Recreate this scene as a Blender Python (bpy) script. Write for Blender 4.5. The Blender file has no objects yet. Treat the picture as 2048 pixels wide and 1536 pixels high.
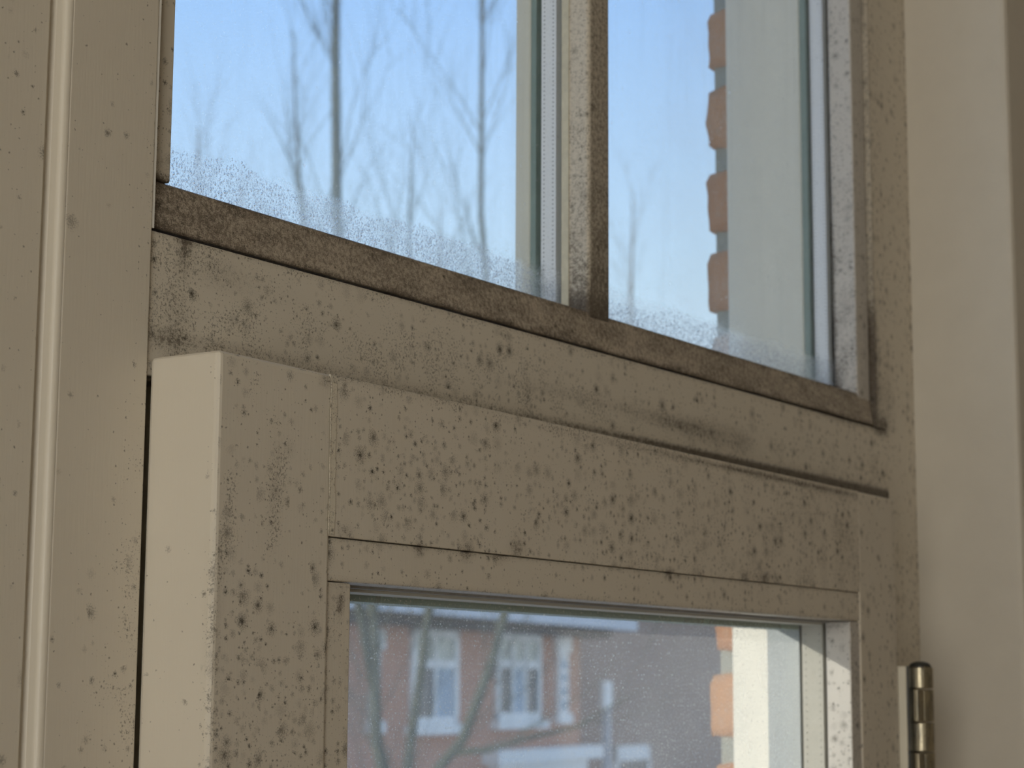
import bpy, math, random
import numpy as np
from mathutils import Vector, Matrix

random.seed(7)
rng = np.random.default_rng(11)
sc = bpy.context.scene
COL = sc.collection

# ------------------------------------------------------------------ camera
# world: X runs along the window wall to the right, Y points outdoors, Z up.
# The camera stands at the origin, 1.55 m above the room's floor.
YAW, PITCH, ROLL, FPX = math.radians(33.84645), math.radians(8.72505), math.radians(0.31832), 3996.9
CF = np.array([math.cos(YAW) * math.cos(PITCH), math.sin(YAW) * math.cos(PITCH), math.sin(PITCH)])
_r = np.array([math.sin(YAW), -math.cos(YAW), 0.0])
_u = np.cross(_r, CF)
CR = math.cos(ROLL) * _r + math.sin(ROLL) * _u
CU = -math.sin(ROLL) * _r + math.cos(ROLL) * _u
cam_d = bpy.data.cameras.new("camera")
cam = bpy.data.objects.new("camera", cam_d)
COL.objects.link(cam)
m = Matrix.Identity(4)
for i in range(3):
    m[i][0], m[i][1], m[i][2] = CR[i], CU[i], -CF[i]
cam.matrix_world = m
cam_d.sensor_fit = 'HORIZONTAL'
cam_d.sensor_width = 36.0
cam_d.lens = FPX / 2048.0 * 36.0
cam_d.clip_start, cam_d.clip_end = 0.02, 400
cam_d.dof.use_dof = True
cam_d.dof.focus_distance = 0.80
cam_d.dof.aperture_fstop = 22.0
sc.camera = cam

# ------------------------------------------------------------------ sky, sun, daylight, exposure
world = bpy.data.worlds.new("sky")
sc.world = world
world.use_nodes = True
wn = world.node_tree.nodes
wl = world.node_tree.links
wn.clear()
w_out = wn.new("ShaderNodeOutputWorld")
w_bg = wn.new("ShaderNodeBackground")
w_tc = wn.new("ShaderNodeTexCoord")
w_sep = wn.new("ShaderNodeSeparateXYZ")
w_rmp = wn.new("ShaderNodeValToRGB")
wl.new(w_tc.outputs["Generated"], w_sep.inputs[0])
wl.new(w_sep.outputs["Z"], w_rmp.inputs[0])
wl.new(w_rmp.outputs[0], w_bg.inputs[0])
wl.new(w_bg.outputs[0], w_out.inputs[0])
cr = w_rmp.color_ramp
cr.elements[0].position, cr.elements[0].color = 0.0, (1.0, 1.06, 1.12, 1)
cr.elements[1].position, cr.elements[1].color = 1.0, (0.28, 0.47, 0.86, 1)
for p, c in ((0.20, (0.585, 0.79, 1.0, 1)), (0.36, (0.345, 0.59, 1.03, 1)), (0.55, (0.30, 0.50, 0.92, 1))):
    e = cr.elements.new(p)
    e.color = c
w_bg.inputs[1].default_value = 1.08

SUN_AZ, SUN_EL = math.radians(20), math.radians(10)      # low winter sun, left along the street
sun_dir = Vector((-math.cos(SUN_AZ) * math.cos(SUN_EL), math.sin(SUN_AZ) * math.cos(SUN_EL), math.sin(SUN_EL)))
sun_d = bpy.data.lights.new("sun", 'SUN')
sun_d.energy = 3.0
sun_d.angle = math.radians(0.6)
sun_d.color = (1.0, 0.94, 0.84)
sun = bpy.data.objects.new("sun", sun_d)
COL.objects.link(sun)
sun.rotation_euler = sun_dir.to_track_quat('Z', 'Y').to_euler()

# daylight through the room's other window, in the left wall
day_d = bpy.data.lights.new("side_window_daylight", 'AREA')
day_d.shape = 'RECTANGLE'
day_d.size, day_d.size_y = 1.08, 1.4
day_d.energy = 14.5
day_d.color = (1.0, 0.93, 0.80)
day = bpy.data.objects.new("side_window_daylight", day_d)
COL.objects.link(day)
day.location = (-1.16, -0.38, 0.1)
day.rotation_euler = Vector((-1, 0, 0)).to_track_quat('Z', 'Y').to_euler()

vs = sc.view_settings
vs.view_transform = 'Standard'
vs.look = 'None'
vs.exposure = 0.0
vs.gamma = 1.0
vs.use_curve_mapping = False
try:
    sc.cycles.use_denoising = True
    sc.cycles.use_adaptive_sampling = True
    sc.cycles.adaptive_threshold = 0.06
    sc.cycles.adaptive_min_samples = 8
    sc.cycles.max_bounces = 14
    sc.cycles.diffuse_bounces = 3
    sc.cycles.glossy_bounces = 3
    sc.cycles.transmission_bounces = 14
    sc.cycles.transparent_max_bounces = 24
    sc.cycles.sample_clamp_indirect = 6.0
except Exception:
    pass


# ------------------------------------------------------------------ measuring helpers (photo pixel -> point on a real plane)
def ray(px, py):
    return CF + CR * (px - 1024) / FPX - CU * (py - 768) / FPX


def WY(px, py, y):
    d = ray(px, py)
    return d * (y / d[1])


def WX(px, py, x):
    d = ray(px, py)
    return d * (x / d[0])


# ------------------------------------------------------------------ object helpers
def tag(o, label=None, cat=None, group=None, kind=None):
    if label: o["label"] = label
    if cat: o["category"] = cat
    if group: o["group"] = group
    if kind: o["kind"] = kind
    return o


def empty(name, loc=(0, 0, 0)):
    o = bpy.data.objects.new(name, None)
    o.empty_display_size = 0.05
    COL.objects.link(o)
    o.location = loc
    return o


def link(name, me, mat=None, parent=None, smooth=False):
    o = bpy.data.objects.new(name, me)
    COL.objects.link(o)
    if mat is not None and not me.materials:
        me.materials.append(mat)
    if smooth:
        me.polygons.foreach_set("use_smooth", [True] * len(me.polygons))
    if parent is not None:
        o.parent = parent
        o.matrix_parent_inverse = parent.matrix_basis.inverted()
    return o


def mesh(name, verts, faces):
    me = bpy.data.meshes.new(name)
    me.from_pydata([tuple(v) for v in verts], [], [tuple(f) for f in faces])
    me.update()
    return me


class MB:
    """collects vertices and faces of ONE part"""
    def __init__(self):
        self.v, self.f = [], []

    def box(self, x0, x1, y0, y1, z0, z1):
        b = len(self.v)
        self.v += [(x0, y0, z0), (x1, y0, z0), (x1, y1, z0), (x0, y1, z0), (x0, y0, z1), (x1, y0, z1), (x1, y1, z1), (x0, y1, z1)]
        self.f += [(b, b + 3, b + 2, b + 1), (b + 4, b + 5, b + 6, b + 7), (b, b + 1, b + 5, b + 4), (b + 1, b + 2, b + 6, b + 5),
                   (b + 2, b + 3, b + 7, b + 6), (b + 3, b, b + 4, b + 7)]
        return self

    def prism(self, prof, axis, a, b_):
        """profile of 2D points extruded along axis ('x','y','z')"""
        n, b = len(prof), len(self.v)
        for t in (a, b_):
            for p, q in prof:
                self.v.append({'x': (t, p, q), 'y': (p, t, q), 'z': (p, q, t)}[axis])
        for i in range(n):
            j = (i + 1) % n
            self.f.append((b + i, b + j, b + n + j, b + n + i))
        self.f.append(tuple(b + i for i in range(n))[::-1])
        self.f.append(tuple(b + n + i for i in range(n)))
        return self

    def tube(self, pts, rad, n=6, cap=True):
        b0 = len(self.v)
        pts = [np.asarray(p, float) for p in pts]
        for i, p in enumerate(pts):
            t = pts[min(i + 1, len(pts) - 1)] - pts[max(i - 1, 0)]
            t = t / (np.linalg.norm(t) + 1e-9)
            a = np.cross(t, (0, 1, 0.1)); a /= np.linalg.norm(a) + 1e-9
            c = np.cross(t, a)
            for k in range(n):
                an = 2 * math.pi * k / n
                self.v.append(tuple(p + rad[i] * (math.cos(an) * a + math.sin(an) * c)))
        for i in range(len(pts) - 1):
            for k in range(n):
                k2 = (k + 1) % n
                self.f.append((b0 + i * n + k, b0 + i * n + k2, b0 + (i + 1) * n + k2, b0 + (i + 1) * n + k))
        if cap:
            self.f.append(tuple(b0 + k for k in range(n))[::-1])
            self.f.append(tuple(b0 + (len(pts) - 1) * n + k for k in range(n)))
        return self

    def lathe(self, prof, c, n=24):
        """prof: list of (r, z); axis Z through c"""
        b = len(self.v)
        for r_, z in prof:
            for k in range(n):
                a = 2 * math.pi * k / n
                self.v.append((c[0] + r_ * math.cos(a), c[1] + r_ * math.sin(a), c[2] + z))
        for i in range(len(prof) - 1):
            for k in range(n):
                k2 = (k + 1) % n
                self.f.append((b + i * n + k, b + i * n + k2, b + (i + 1) * n + k2, b + (i + 1) * n + k))
        self.f.append(tuple(b + k for k in range(n))[::-1])
        self.f.append(tuple(b + (len(prof) - 1) * n + k for k in range(n)))
        return self

    def build(self, name, mat, parent=None, bevel=0.0, smooth=False):
        o = link(name, mesh(name, self.v, self.f), mat, parent, smooth)
        if bevel:
            md = o.modifiers.new("bevel", 'BEVEL')
            md.width, md.segments, md.limit_method, md.angle_limit = bevel, 2, 'ANGLE', math.radians(40)
        return o


# ------------------------------------------------------------------ materials
def new_mat(name):
    mt = bpy.data.materials.new(name)
    mt.use_nodes = True
    nt = mt.node_tree
    nt.nodes.clear()
    return mt, nt


class NT:
    def __init__(self, nt):
        self.nt, self.N, self.L = nt, nt.nodes, nt.links

    def n(self, typ, **kw):
        nd = self.N.new(typ)
        for k, v in kw.items():
            setattr(nd, k, v)
        return nd

    def put(self, sock, v):
        if isinstance(v, bpy.types.NodeSocket):
            self.L.new(v, sock)
        elif v is not None:
            sock.default_value = v

    def math(self, op, a, b=None, c=None, clamp=False):
        nd = self.n("ShaderNodeMath", operation=op, use_clamp=clamp)
        self.put(nd.inputs[0], a)
        if b is not None: self.put(nd.inputs[1], b)
        if c is not None: self.put(nd.inputs[2], c)
        return nd.outputs[0]

    def vmath(self, op, a, b=None, s=None):
        nd = self.n("ShaderNodeVectorMath", operation=op)
        self.put(nd.inputs[0], a)
        if b is not None: self.put(nd.inputs[1], b)
        if s is not None: self.put(nd.inputs["Scale"], s)
        return nd.outputs[0]

    def mix(self, f, a, b):
        nd = self.n("ShaderNodeMix", data_type='RGBA')
        self.put(nd.inputs[0], f); self.put(nd.inputs[6], a); self.put(nd.inputs[7], b)
        return nd.outputs[2]

    def noise(self, vec, scale, detail=2.0, rough=0.5, dims='3D', col=False):
        nd = self.n("ShaderNodeTexNoise", noise_dimensions=dims)
        self.put(nd.inputs["Vector"], vec)
        nd.inputs["Scale"].default_value = scale
        nd.inputs["Detail"].default_value = detail
        nd.inputs["Roughness"].default_value = rough
        return nd.outputs["Color" if col else "Fac"]

    def voro(self, vec, scale, rnd=1.0, dims='2D'):
        nd = self.n("ShaderNodeTexVoronoi", voronoi_dimensions=dims)
        self.put(nd.inputs["Vector"], vec)
        nd.inputs["Scale"].default_value = scale
        nd.inputs["Randomness"].default_value = rnd
        return nd.outputs["Distance"], nd.outputs["Color"]

    def sstep(self, v, a, b, lo=0.0, hi=1.0):
        nd = self.n("ShaderNodeMapRange", interpolation_type='SMOOTHSTEP')
        self.put(nd.inputs[0], v); self.put(nd.inputs[1], a); self.put(nd.inputs[2], b)
        nd.inputs[3].default_value, nd.inputs[4].default_value = lo, hi
        return nd.outputs[0]

    def sep(self, c):
        nd = self.n("ShaderNodeSeparateColor")
        self.put(nd.inputs[0], c)
        return nd.outputs[0], nd.outputs[1], nd.outputs[2]


def rgb(r, g, b):
    return (r, g, b, 1.0)


def principled(T, base, rough=0.5, spec=0.3, bump=None, bump_s=0.2, bump_d=0.001, metal=0.0):
    p = T.n("ShaderNodeBsdfPrincipled")
    T.put(p.inputs["Base Color"], base)
    T.put(p.inputs["Roughness"], rough)
    p.inputs["Specular IOR Level"].default_value = spec
    T.put(p.inputs["Metallic"], metal)
    if bump is not None:
        b = T.n("ShaderNodeBump")
        b.inputs["Strength"].default_value = bump_s
        b.inputs["Distance"].default_value = bump_d
        T.put(b.inputs["Height"], bump)
        T.L.new(b.outputs[0], p.inputs["Normal"])
    o = T.n("ShaderNodeOutputMaterial")
    T.L.new(p.outputs[0], o.inputs[0])
    return p


def mold_paint(name, base, rough=0.38, spec=0.35, fine_scale=480.0, star_scale=120.0, stroke=(900.0, 60.0), grime_shade_col=(0.055, 0.036, 0.022)):
    """Gloss paint with mould. Vertex attribute "mold": R fine specks, G furry colonies, B grime film and painted shade. UV is in metres."""
    mt, nt = new_mat(name)
    T = NT(nt)
    uv = T.n("ShaderNodeUVMap", uv_map="UVMap").outputs[0]
    att = T.n("ShaderNodeAttribute", attribute_name="mold")
    dr, dg, db = T.sep(att.outputs["Color"])
    warp = T.noise(uv, 900.0, 2.0, 0.6, '2D', col=True)
    uvw = T.vmath('ADD', uv, T.vmath('SCALE', T.vmath('SUBTRACT', warp, (0.5, 0.5, 0.5)), s=0.0011))
    hair = T.noise(uv, 1700.0, 3.0, 0.7, '2D')
    clump = T.noise(uv, 60.0, 3.0, 0.6, '2D')
    # fine specks, two sizes
    def specks(scale, dens, rmin, rmax, off):
        v = T.vmath('ADD', uvw, (off, off * 0.7, 0))
        d, c = T.voro(v, scale)
        a, b, _ = T.sep(c)
        on = T.math('LESS_THAN', a, dens)
        r = T.math('MULTIPLY_ADD', T.math('POWER', b, 3.0), rmax - rmin, rmin)
        msk = T.sstep(d, T.math('MULTIPLY', r, 0.15), r, 1.0, 0.0)
        return T.math('MULTIPLY', on, msk)
    cl = T.sstep(clump, 0.30, 0.68)
    dfine = T.math('MINIMUM', T.math('MULTIPLY', dr, T.math('MULTIPLY_ADD', cl, 1.2, 0.25)), 0.98)
    s1 = T.math('MULTIPLY', specks(fine_scale, dfine, 0.10, 0.34, 3.1), 0.72)
    gz = T.noise(uv, fine_scale * 1.7, 4.0, 0.75, '2D')
    thr = T.math('MULTIPLY_ADD', dfine, -0.21, 0.735)
    s2 = T.math('MULTIPLY', T.sstep(T.math('SUBTRACT', gz, thr), 0.0, 0.085), 0.66)
    # furry colonies: dense at the heart, single hairs at the rim
    def stars(scale, dens, off, rmin, rmax):
        v = T.vmath('ADD', uvw, (off, off * 0.3, 0))
        d, c = T.voro(v, scale)
        a, b, e = T.sep(c)
        on = T.math('LESS_THAN', a, dens)
        r = T.math('MULTIPLY_ADD', b, rmax - rmin, rmin)
        fall = T.math('SUBTRACT', 1.0, T.math('DIVIDE', d, r), clamp=True)
        fur = T.sstep(T.math('MULTIPLY_ADD', fall, 0.28, hair), 0.585, 0.76)
        fur = T.math('MULTIPLY', fur, T.sstep(fall, 0.0, 0.30))
        veil = T.math('MULTIPLY', T.math('POWER', fall, 1.6), 0.11)
        core = T.math('MULTIPLY', T.math('POWER', fall, 6.0), T.math('MULTIPLY', T.math('POWER', e, 4.0), 0.9))
        k = T.math('MULTIPLY', T.math('ADD', T.math('MULTIPLY', fur, 0.60), veil), T.math('MULTIPLY_ADD', e, 0.75, 0.25))
        return T.math('MULTIPLY', on, T.math('ADD', k, core, clamp=True))
    g1 = stars(star_scale, dg, 1.3, 0.25, 0.72)
    g2 = stars(star_scale * 2.1, T.math('MULTIPLY', dg, 1.1), 5.9, 0.25, 0.66)
    # grime film, also painted shade: thin veil that breaks up into dark grains
    gn = T.noise(uv, 420.0, 3.0, 0.7, '2D')
    gr = T.sstep(T.math('ADD', T.math('MULTIPLY_ADD', gn, 0.5, T.math('MULTIPLY', hair, 0.5)), T.math('MULTIPLY', db, 0.30)), 0.55, 0.78)
    gm = T.math('MULTIPLY_ADD', T.math('MULTIPLY', gr, T.sstep(db, 0.0, 0.25)), 0.62, T.math('MULTIPLY', db, 0.42), clamp=True)
    m1 = T.math('MAXIMUM', T.math('MAXIMUM', s1, s2), T.math('MAXIMUM', g1, g2))
    m1 = T.math('MULTIPLY', m1, 0.93, clamp=True)
    tone = T.noise(uv, 25.0, 2.0, 0.5, '2D')
    basec = T.mix(T.math('MULTIPLY', tone, 0.22), base, rgb(base[0] * 0.86, base[1] * 0.84, base[2] * 0.80))
    c1 = T.mix(T.math('MULTIPLY', gm, 0.9), basec, rgb(*grime_shade_col))
    c2 = T.mix(m1, c1, rgb(0.040, 0.033, 0.024))
    mp = T.n("ShaderNodeMapping")
    T.put(mp.inputs[0], uv)
    mp.inputs["Scale"].default_value = (stroke[0], stroke[1], 1)
    st = T.noise(mp.outputs[0], 1.0, 3.0, 0.6, '2D')
    hgt = T.math('MULTIPLY', st, 0.5)
    principled(T, c2, rough=T.math('MULTIPLY_ADD', m1, 0.4, rough), spec=spec, bump=hgt, bump_s=0.35, bump_d=0.0003)
    return mt


CREAM = rgb(0.675, 0.61, 0.50)
M_paint = mold_paint("cream_paint_mouldy", CREAM)
M_paint_dirty = mold_paint("cream_paint_dirty", rgb(0.62, 0.53, 0.42), fine_scale=800.0, star_scale=220.0, stroke=(60.0, 900.0))
M_white_side = mold_paint("pale_paint_mouldy", rgb(0.60, 0.565, 0.51), fine_scale=420.0, star_scale=150.0)


def simple(name, col, rough=0.5, spec=0.3, nscale=0, namp=0.15, bump=0.0, metal=0.0):
    mt, nt = new_mat(name)
    T = NT(nt)
    base = col
    h = None
    if nscale:
        tc = T.n("ShaderNodeTexCoord").outputs["Object"]
        nz = T.noise(tc, nscale, 4.0, 0.6)
        base = T.mix(nz, rgb(*[c * (1 - namp) for c in col[:3]]), rgb(*[min(1, c * (1 + namp)) for c in col[:3]]))
        if bump: h = nz
    principled(T, base, rough, spec, bump=h, bump_s=bump, bump_d=0.002, metal=metal)
    return mt


M_plaster = simple("beige_plaster", rgb(0.66, 0.605, 0.51), 0.8, 0.15, 40, 0.05, 0.15)
M_roomwall = simple("warm_white_wall", rgb(0.72, 0.66, 0.56), 0.85, 0.1, 6, 0.04)
M_ceiling = simple("white_ceiling", rgb(0.80, 0.76, 0.68), 0.9, 0.1, 6, 0.03)
M_floor = simple("oak_floor", rgb(0.40, 0.27, 0.15), 0.5, 0.3, 9, 0.25)
M_ext_white = simple("exterior_white_paint", rgb(0.85, 0.80, 0.685), 0.45, 0.3, 60, 0.05)
M_ext_grey = simple("exterior_grey_paint", rgb(0.74, 0.685, 0.56), 0.4, 0.3, 60, 0.05)
M_spacer = simple("aluminium_spacer", rgb(0.80, 0.81, 0.83), 0.45, 0.5, 90, 0.04)
M_spacer_dot = simple("spacer_perforation", rgb(0.16, 0.17, 0.18), 0.7, 0.2, 90, 0.1)
M_seal_green = simple("grey_green_sealant", rgb(0.22, 0.29, 0.25), 0.55, 0.3, 70, 0.12)
M_lit_edge = simple("white_lit_edge", rgb(0.82, 0.79, 0.72), 0.5, 0.3, 80, 0.08)
M_filler = mold_paint("cream_filler_mouldy", rgb(0.72, 0.65, 0.52), fine_scale=700.0, star_scale=260.0)
M_brass = None


def make_metal():
    mt, nt = new_mat("worn_brass_nickel")
    T = NT(nt)
    tc = T.n("ShaderNodeTexCoord").outputs["Object"]
    mp = T.n("ShaderNodeMapping"); T.put(mp.inputs[0], tc); mp.inputs["Scale"].default_value = (1, 1, 0.25)
    a = T.noise(mp.outputs[0], 260.0, 4.0, 0.7)
    c = T.mix(T.sstep(a, 0.35, 0.7), rgb(0.40, 0.345, 0.235), rgb(0.22, 0.20, 0.155))
    d = T.sstep(T.noise(tc, 700.0, 2.0, 0.5), 0.66, 0.74)
    c = T.mix(d, c, rgb(0.05, 0.045, 0.03))
    principled(T, c, T.math('MULTIPLY_ADD', a, 0.25, 0.22), 0.5, bump=a, bump_s=0.1, bump_d=0.0003, metal=0.85)
    return mt


M_brass = make_metal()
M_black = simple("black_cap_and_gap_shade", rgb(0.03, 0.032, 0.03), 0.35, 0.5, 300, 0.2)


def glass_mat(name, haze=0.03, tint=(0.985, 0.992, 0.988), speck=None, film=None, streaks=0.0):
    """thin clear glass: transparent + mirror, with dust film / specks / condensation as a real scattering layer"""
    mt, nt = new_mat(name)
    T = NT(nt)
    tc = T.n("ShaderNodeTexCoord").outputs["Object"]
    tr = T.n("ShaderNodeBsdfTransparent"); tr.inputs[0].default_value = rgb(*tint)
    gl = T.n("ShaderNodeBsdfGlossy"); gl.inputs["Roughness"].default_value = 0.015
    lw = T.n("ShaderNodeLayerWeight"); lw.inputs[0].default_value = 0.5
    ms = T.n("ShaderNodeMixShader")
    T.L.new(T.math('MULTIPLY_ADD', T.math('POWER', lw.outputs["Facing"], 5.0), 0.5, 0.012), ms.inputs[0]); T.L.new(tr.outputs[0], ms.inputs[1]); T.L.new(gl.outputs[0], ms.inputs[2])
    dif = T.n("ShaderNodeBsdfDiffuse"); dif.inputs[0].default_value = rgb(0.93, 0.89, 0.82)
    trl = T.n("ShaderNodeBsdfTranslucent"); trl.inputs[0].default_value = rgb(0.96, 0.91, 0.83)
    dust = T.n("ShaderNodeMixShader"); dust.inputs[0].default_value = 0.65
    T.L.new(dif.outputs[0], dust.inputs[1]); T.L.new(trl.outputs[0], dust.inputs[2])
    if haze == 0:
        o = T.n("ShaderNodeOutputMaterial")
        T.L.new(ms.outputs[0], o.inputs[0])
        return mt
    nz = T.noise(tc, 14.0, 2.0, 0.6)
    fac = T.math('MULTIPLY', T.math('MULTIPLY_ADD', nz, 1.2, 0.4), haze)
    sx = T.n("ShaderNodeSeparateXYZ"); T.put(sx.inputs[0], tc)
    if streaks:
        mp = T.n("ShaderNodeMapping"); T.put(mp.inputs[0], tc)
        mp.inputs["Scale"].default_value = (70, 1, 6); mp.inputs["Rotation"].default_value = (0, 0.5, 0)
        sn = T.noise(mp.outputs[0], 1.0, 4.0, 0.6)
        fac = T.math('ADD', fac, T.math('MULTIPLY', T.sstep(sn, 0.5, 0.75), streaks))
    if speck:
        dens, sc1, amp = speck
        cv = T.n("ShaderNodeCombineXYZ"); T.put(cv.inputs[0], sx.outputs[0]); T.put(cv.inputs[1], sx.outputs[2])
        wv = T.vmath('ADD', cv.outputs[0], T.vmath('SCALE', T.noise(cv.outputs[0], 1600.0, 2.0, 0.6, '2D', col=True), s=0.0009))
        big = T.noise(cv.outputs[0], 22.0, 3.0, 0.6, '2D')
        gz = T.noise(cv.outputs[0], sc1 * 2.0, 4.0, 0.8, '2D')
        thr = T.math('MULTIPLY_ADD', T.sstep(big, 0.25, 0.75), -0.06 * dens, 0.645)
        fac = T.math('MAXIMUM', fac, T.math('MULTIPLY', T.sstep(T.math('SUBTRACT', gz, thr), 0.0, 0.05), amp))
        for s_, o_, r0, r1, k_ in ((sc1, 0.0, 0.07, 0.24, 0.7), (sc1 * 0.3, 8.2, 0.02, 0.09, 0.3)):
            d, c = T.voro(T.vmath('ADD', wv, (o_, o_, 0)), s_)
            a, b, _ = T.sep(c)
            on = T.math('LESS_THAN', a, dens * k_)
            r = T.math('MULTIPLY_ADD', T.math('POWER', b, 4.0), r1, r0)
            fac = T.math('MAXIMUM', fac, T.math('MULTIPLY', on, T.sstep(d, T.math('MULTIPLY', r, 0.3), r, amp, 0.0)))
    if film:
        z0, hgt, amt = film
        wob = T.math('MULTIPLY', T.math('SUBTRACT', T.noise(tc, 70.0, 3.0, 0.6), 0.5), 0.010)
        zz = T.math('ADD', sx.outputs[2], wob)
        k = T.sstep(zz, z0 + hgt * 0.55, z0 + hgt, amt, 0.0)
        k2 = T.sstep(zz, z0, z0 + 0.10, amt * 0.16, 0.0)
        grain = T.sstep(T.noise(tc, 1500.0, 2.0, 0.6), 0.35, 0.65, 0.55, 1.25)
        fac = T.math('MAXIMUM', fac, T.math('MULTIPLY', T.math('MAXIMUM', k, k2), grain))
    if film or streaks:
        rf = T.n("ShaderNodeBsdfRefraction"); rf.inputs["Roughness"].default_value = 0.45; rf.inputs["IOR"].default_value = 1.06
        dust2 = T.n("ShaderNodeMixShader"); dust2.inputs[0].default_value = 0.72
        T.L.new(dust.outputs[0], dust2.inputs[1]); T.L.new(rf.outputs[0], dust2.inputs[2])
        dust = dust2
    fin = T.n("ShaderNodeMixShader")
    T.put(fin.inputs[0], T.math('MINIMUM', fac, 0.95))
    T.L.new(ms.outputs[0], fin.inputs[1]); T.L.new(dust.outputs[0], fin.inputs[2])
    o = T.n("ShaderNodeOutputMaterial")
    T.L.new(fin.outputs[0], o.inputs[0])
    return mt


M_glass_clean = glass_mat("clear_glass", haze=0.0)
M_glass_up_in = glass_mat("upper_glass_inner", haze=0.02, film=(0.2035, 0.020, 0.42), speck=(0.05, 260.0, 0.45))
M_glass_up_out = glass_mat("upper_glass_outer", haze=0.12, streaks=0.06)
M_glass_low_in = glass_mat("lower_glass_inner", haze=0.02)
M_glass_low_out = glass_mat("lower_glass_outer", haze=0.25, speck=(1.0, 430.0, 0.97))


def pane(x0, x1, y0, y1, z0, z1, mat, face, parent):
    """a sheet of glass; only the given side carries the dust / condensation layer"""
    o = MB().box(x0, x1, y0, y1, z0, z1).build("glass_pane", M_glass_clean, parent)
    o.data.materials.append(mat)
    o.data.polygons[face].material_index = 1
    return o


def water_mat():
    mt, nt = new_mat("water_drops")
    T = NT(nt)
    rf = T.n("ShaderNodeBsdfRefraction"); rf.inputs["IOR"].default_value = 1.12; rf.inputs["Roughness"].default_value = 0.12
    gl = T.n("ShaderNodeBsdfGlossy"); gl.inputs["Roughness"].default_value = 0.05
    tl = T.n("ShaderNodeBsdfTranslucent"); tl.inputs[0].default_value = rgb(0.95, 0.96, 0.97)
    m1 = T.n("ShaderNodeMixShader"); m1.inputs[0].default_value = 0.08
    m2 = T.n("ShaderNodeMixShader"); m2.inputs[0].default_value = 0.10
    T.L.new(rf.outputs[0], m1.inputs[1]); T.L.new(gl.outputs[0], m1.inputs[2])
    T.L.new(m1.outputs[0], m2.inputs[1]); T.L.new(tl.outputs[0], m2.inputs[2])
    o = T.n("ShaderNodeOutputMaterial")
    T.L.new(m2.outputs[0], o.inputs[0])
    return mt


M_water = water_mat()


# ------------------------------------------------------------------ gridded board with mould map
def board(name, x0, x1, y0, y1, z0, z1, mat, parent=None, dens=None, cell=0.004, bevel=0.001, warp=None, grain='v', uvoff=None, depth_cells=None):
    """a wooden member: box whose faces are gridded finely enough to carry the mould map; warp(V) may reshape it"""
    nx = max(1, int(round((x1 - x0) / cell)))
    ny = max(1, depth_cells or int(round((y1 - y0) / cell)))
    nz = max(1, int(round((z1 - z0) / cell)))
    xs, ys, zs = np.linspace(x0, x1, nx + 1), np.linspace(y0, y1, ny + 1), np.linspace(z0, z1, nz + 1)
    if uvoff is None:
        uvoff = (random.random() * 5, random.random() * 5)
    idx = {}
    V, F, UV = [], [], []

    def vid(i, j, k):
        key = (i, j, k)
        if key not in idx:
            idx[key] = len(V)
            V.append((xs[i], ys[j], zs[k]))
        return idx[key]

    def quad(a, b, c, d, ax):
        q = [vid(*a), vid(*b), vid(*c), vid(*d)]
        F.append(q)
        for g in (a, b, c, d):
            p = (xs[g[0]], ys[g[1]], zs[g[2]])
            if ax == 'y': u, v = p[0], p[2]
            elif ax == 'x': u, v = p[1] + 9.0, p[2]
            else: u, v = p[0], p[1] + 4.0
            if grain == 'h': u, v = v, u
            UV.append((u + uvoff[0], v + uvoff[1]))
    for i in range(nx):
        for k in range(nz):
            quad((i, 0, k), (i + 1, 0, k), (i + 1, 0, k + 1), (i, 0, k + 1), 'y')
    for j in range(ny):
        for k in range(nz):
            quad((0, j + 1, k), (0, j, k), (0, j, k + 1), (0, j + 1, k + 1), 'x')
            quad((nx, j, k), (nx, j + 1, k), (nx, j + 1, k + 1), (nx, j, k + 1), 'x')
    for i in range(nx):
        for j in range(ny):
            quad((i, j + 1, 0), (i + 1, j + 1, 0), (i + 1, j, 0), (i, j, 0), 'z')
            quad((i, j, nz), (i + 1, j, nz), (i + 1, j + 1, nz), (i, j + 1, nz), 'z')
    # back: one ngon-free coarse grid
    for i in range(nx):
        for k in range(nz):
            quad((i + 1, ny, k), (i, ny, k), (i, ny, k + 1), (i + 1, ny, k + 1), 'y')
    V = np.array(V)
    col = np.zeros((len(V), 4)); col[:, 3] = 1
    if dens is not None:
        d = dens(V)
        for c in range(3):
            col[:, c] = d[c]
    if warp is not None:
        V = warp(V)
    me = bpy.data.meshes.new(name)
    me.from_pydata(V.tolist(), [], F)
    uvl = me.uv_layers.new(name="UVMap")
    uvl.data.foreach_set("uv", np.array(UV, dtype=np.float32).ravel())
    at = me.attributes.new("mold", 'FLOAT_COLOR', 'POINT')
    at.data.foreach_set("color", col.astype(np.float32).ravel())
    o = link(name, me, mat, parent)
    if bevel:
        md = o.modifiers.new("bevel", 'BEVEL')
        md.width, md.segments, md.limit_method, md.angle_limit = bevel, 3, 'ANGLE', math.radians(40)
    return o


def sm(a, b, x):
    t = np.clip((x - a) / (b - a), 0, 1)
    return t * t * (3 - 2 * t)


_gn = rng.random((64, 64))


def vn(x, z, s):
    """cheap smooth value noise in the board plane, 0..1"""
    u, v = x * s, z * s
    i, j = np.floor(u).astype(int), np.floor(v).astype(int)
    fu, fv = u - i, v - j
    fu, fv = fu * fu * (3 - 2 * fu), fv * fv * (3 - 2 * fv)
    g = lambda a, b: _gn[a % 64, b % 64]
    return (g(i, j) * (1 - fu) + g(i + 1, j) * fu) * (1 - fv) + (g(i, j + 1) * (1 - fu) + g(i + 1, j + 1) * fu) * fv


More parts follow.
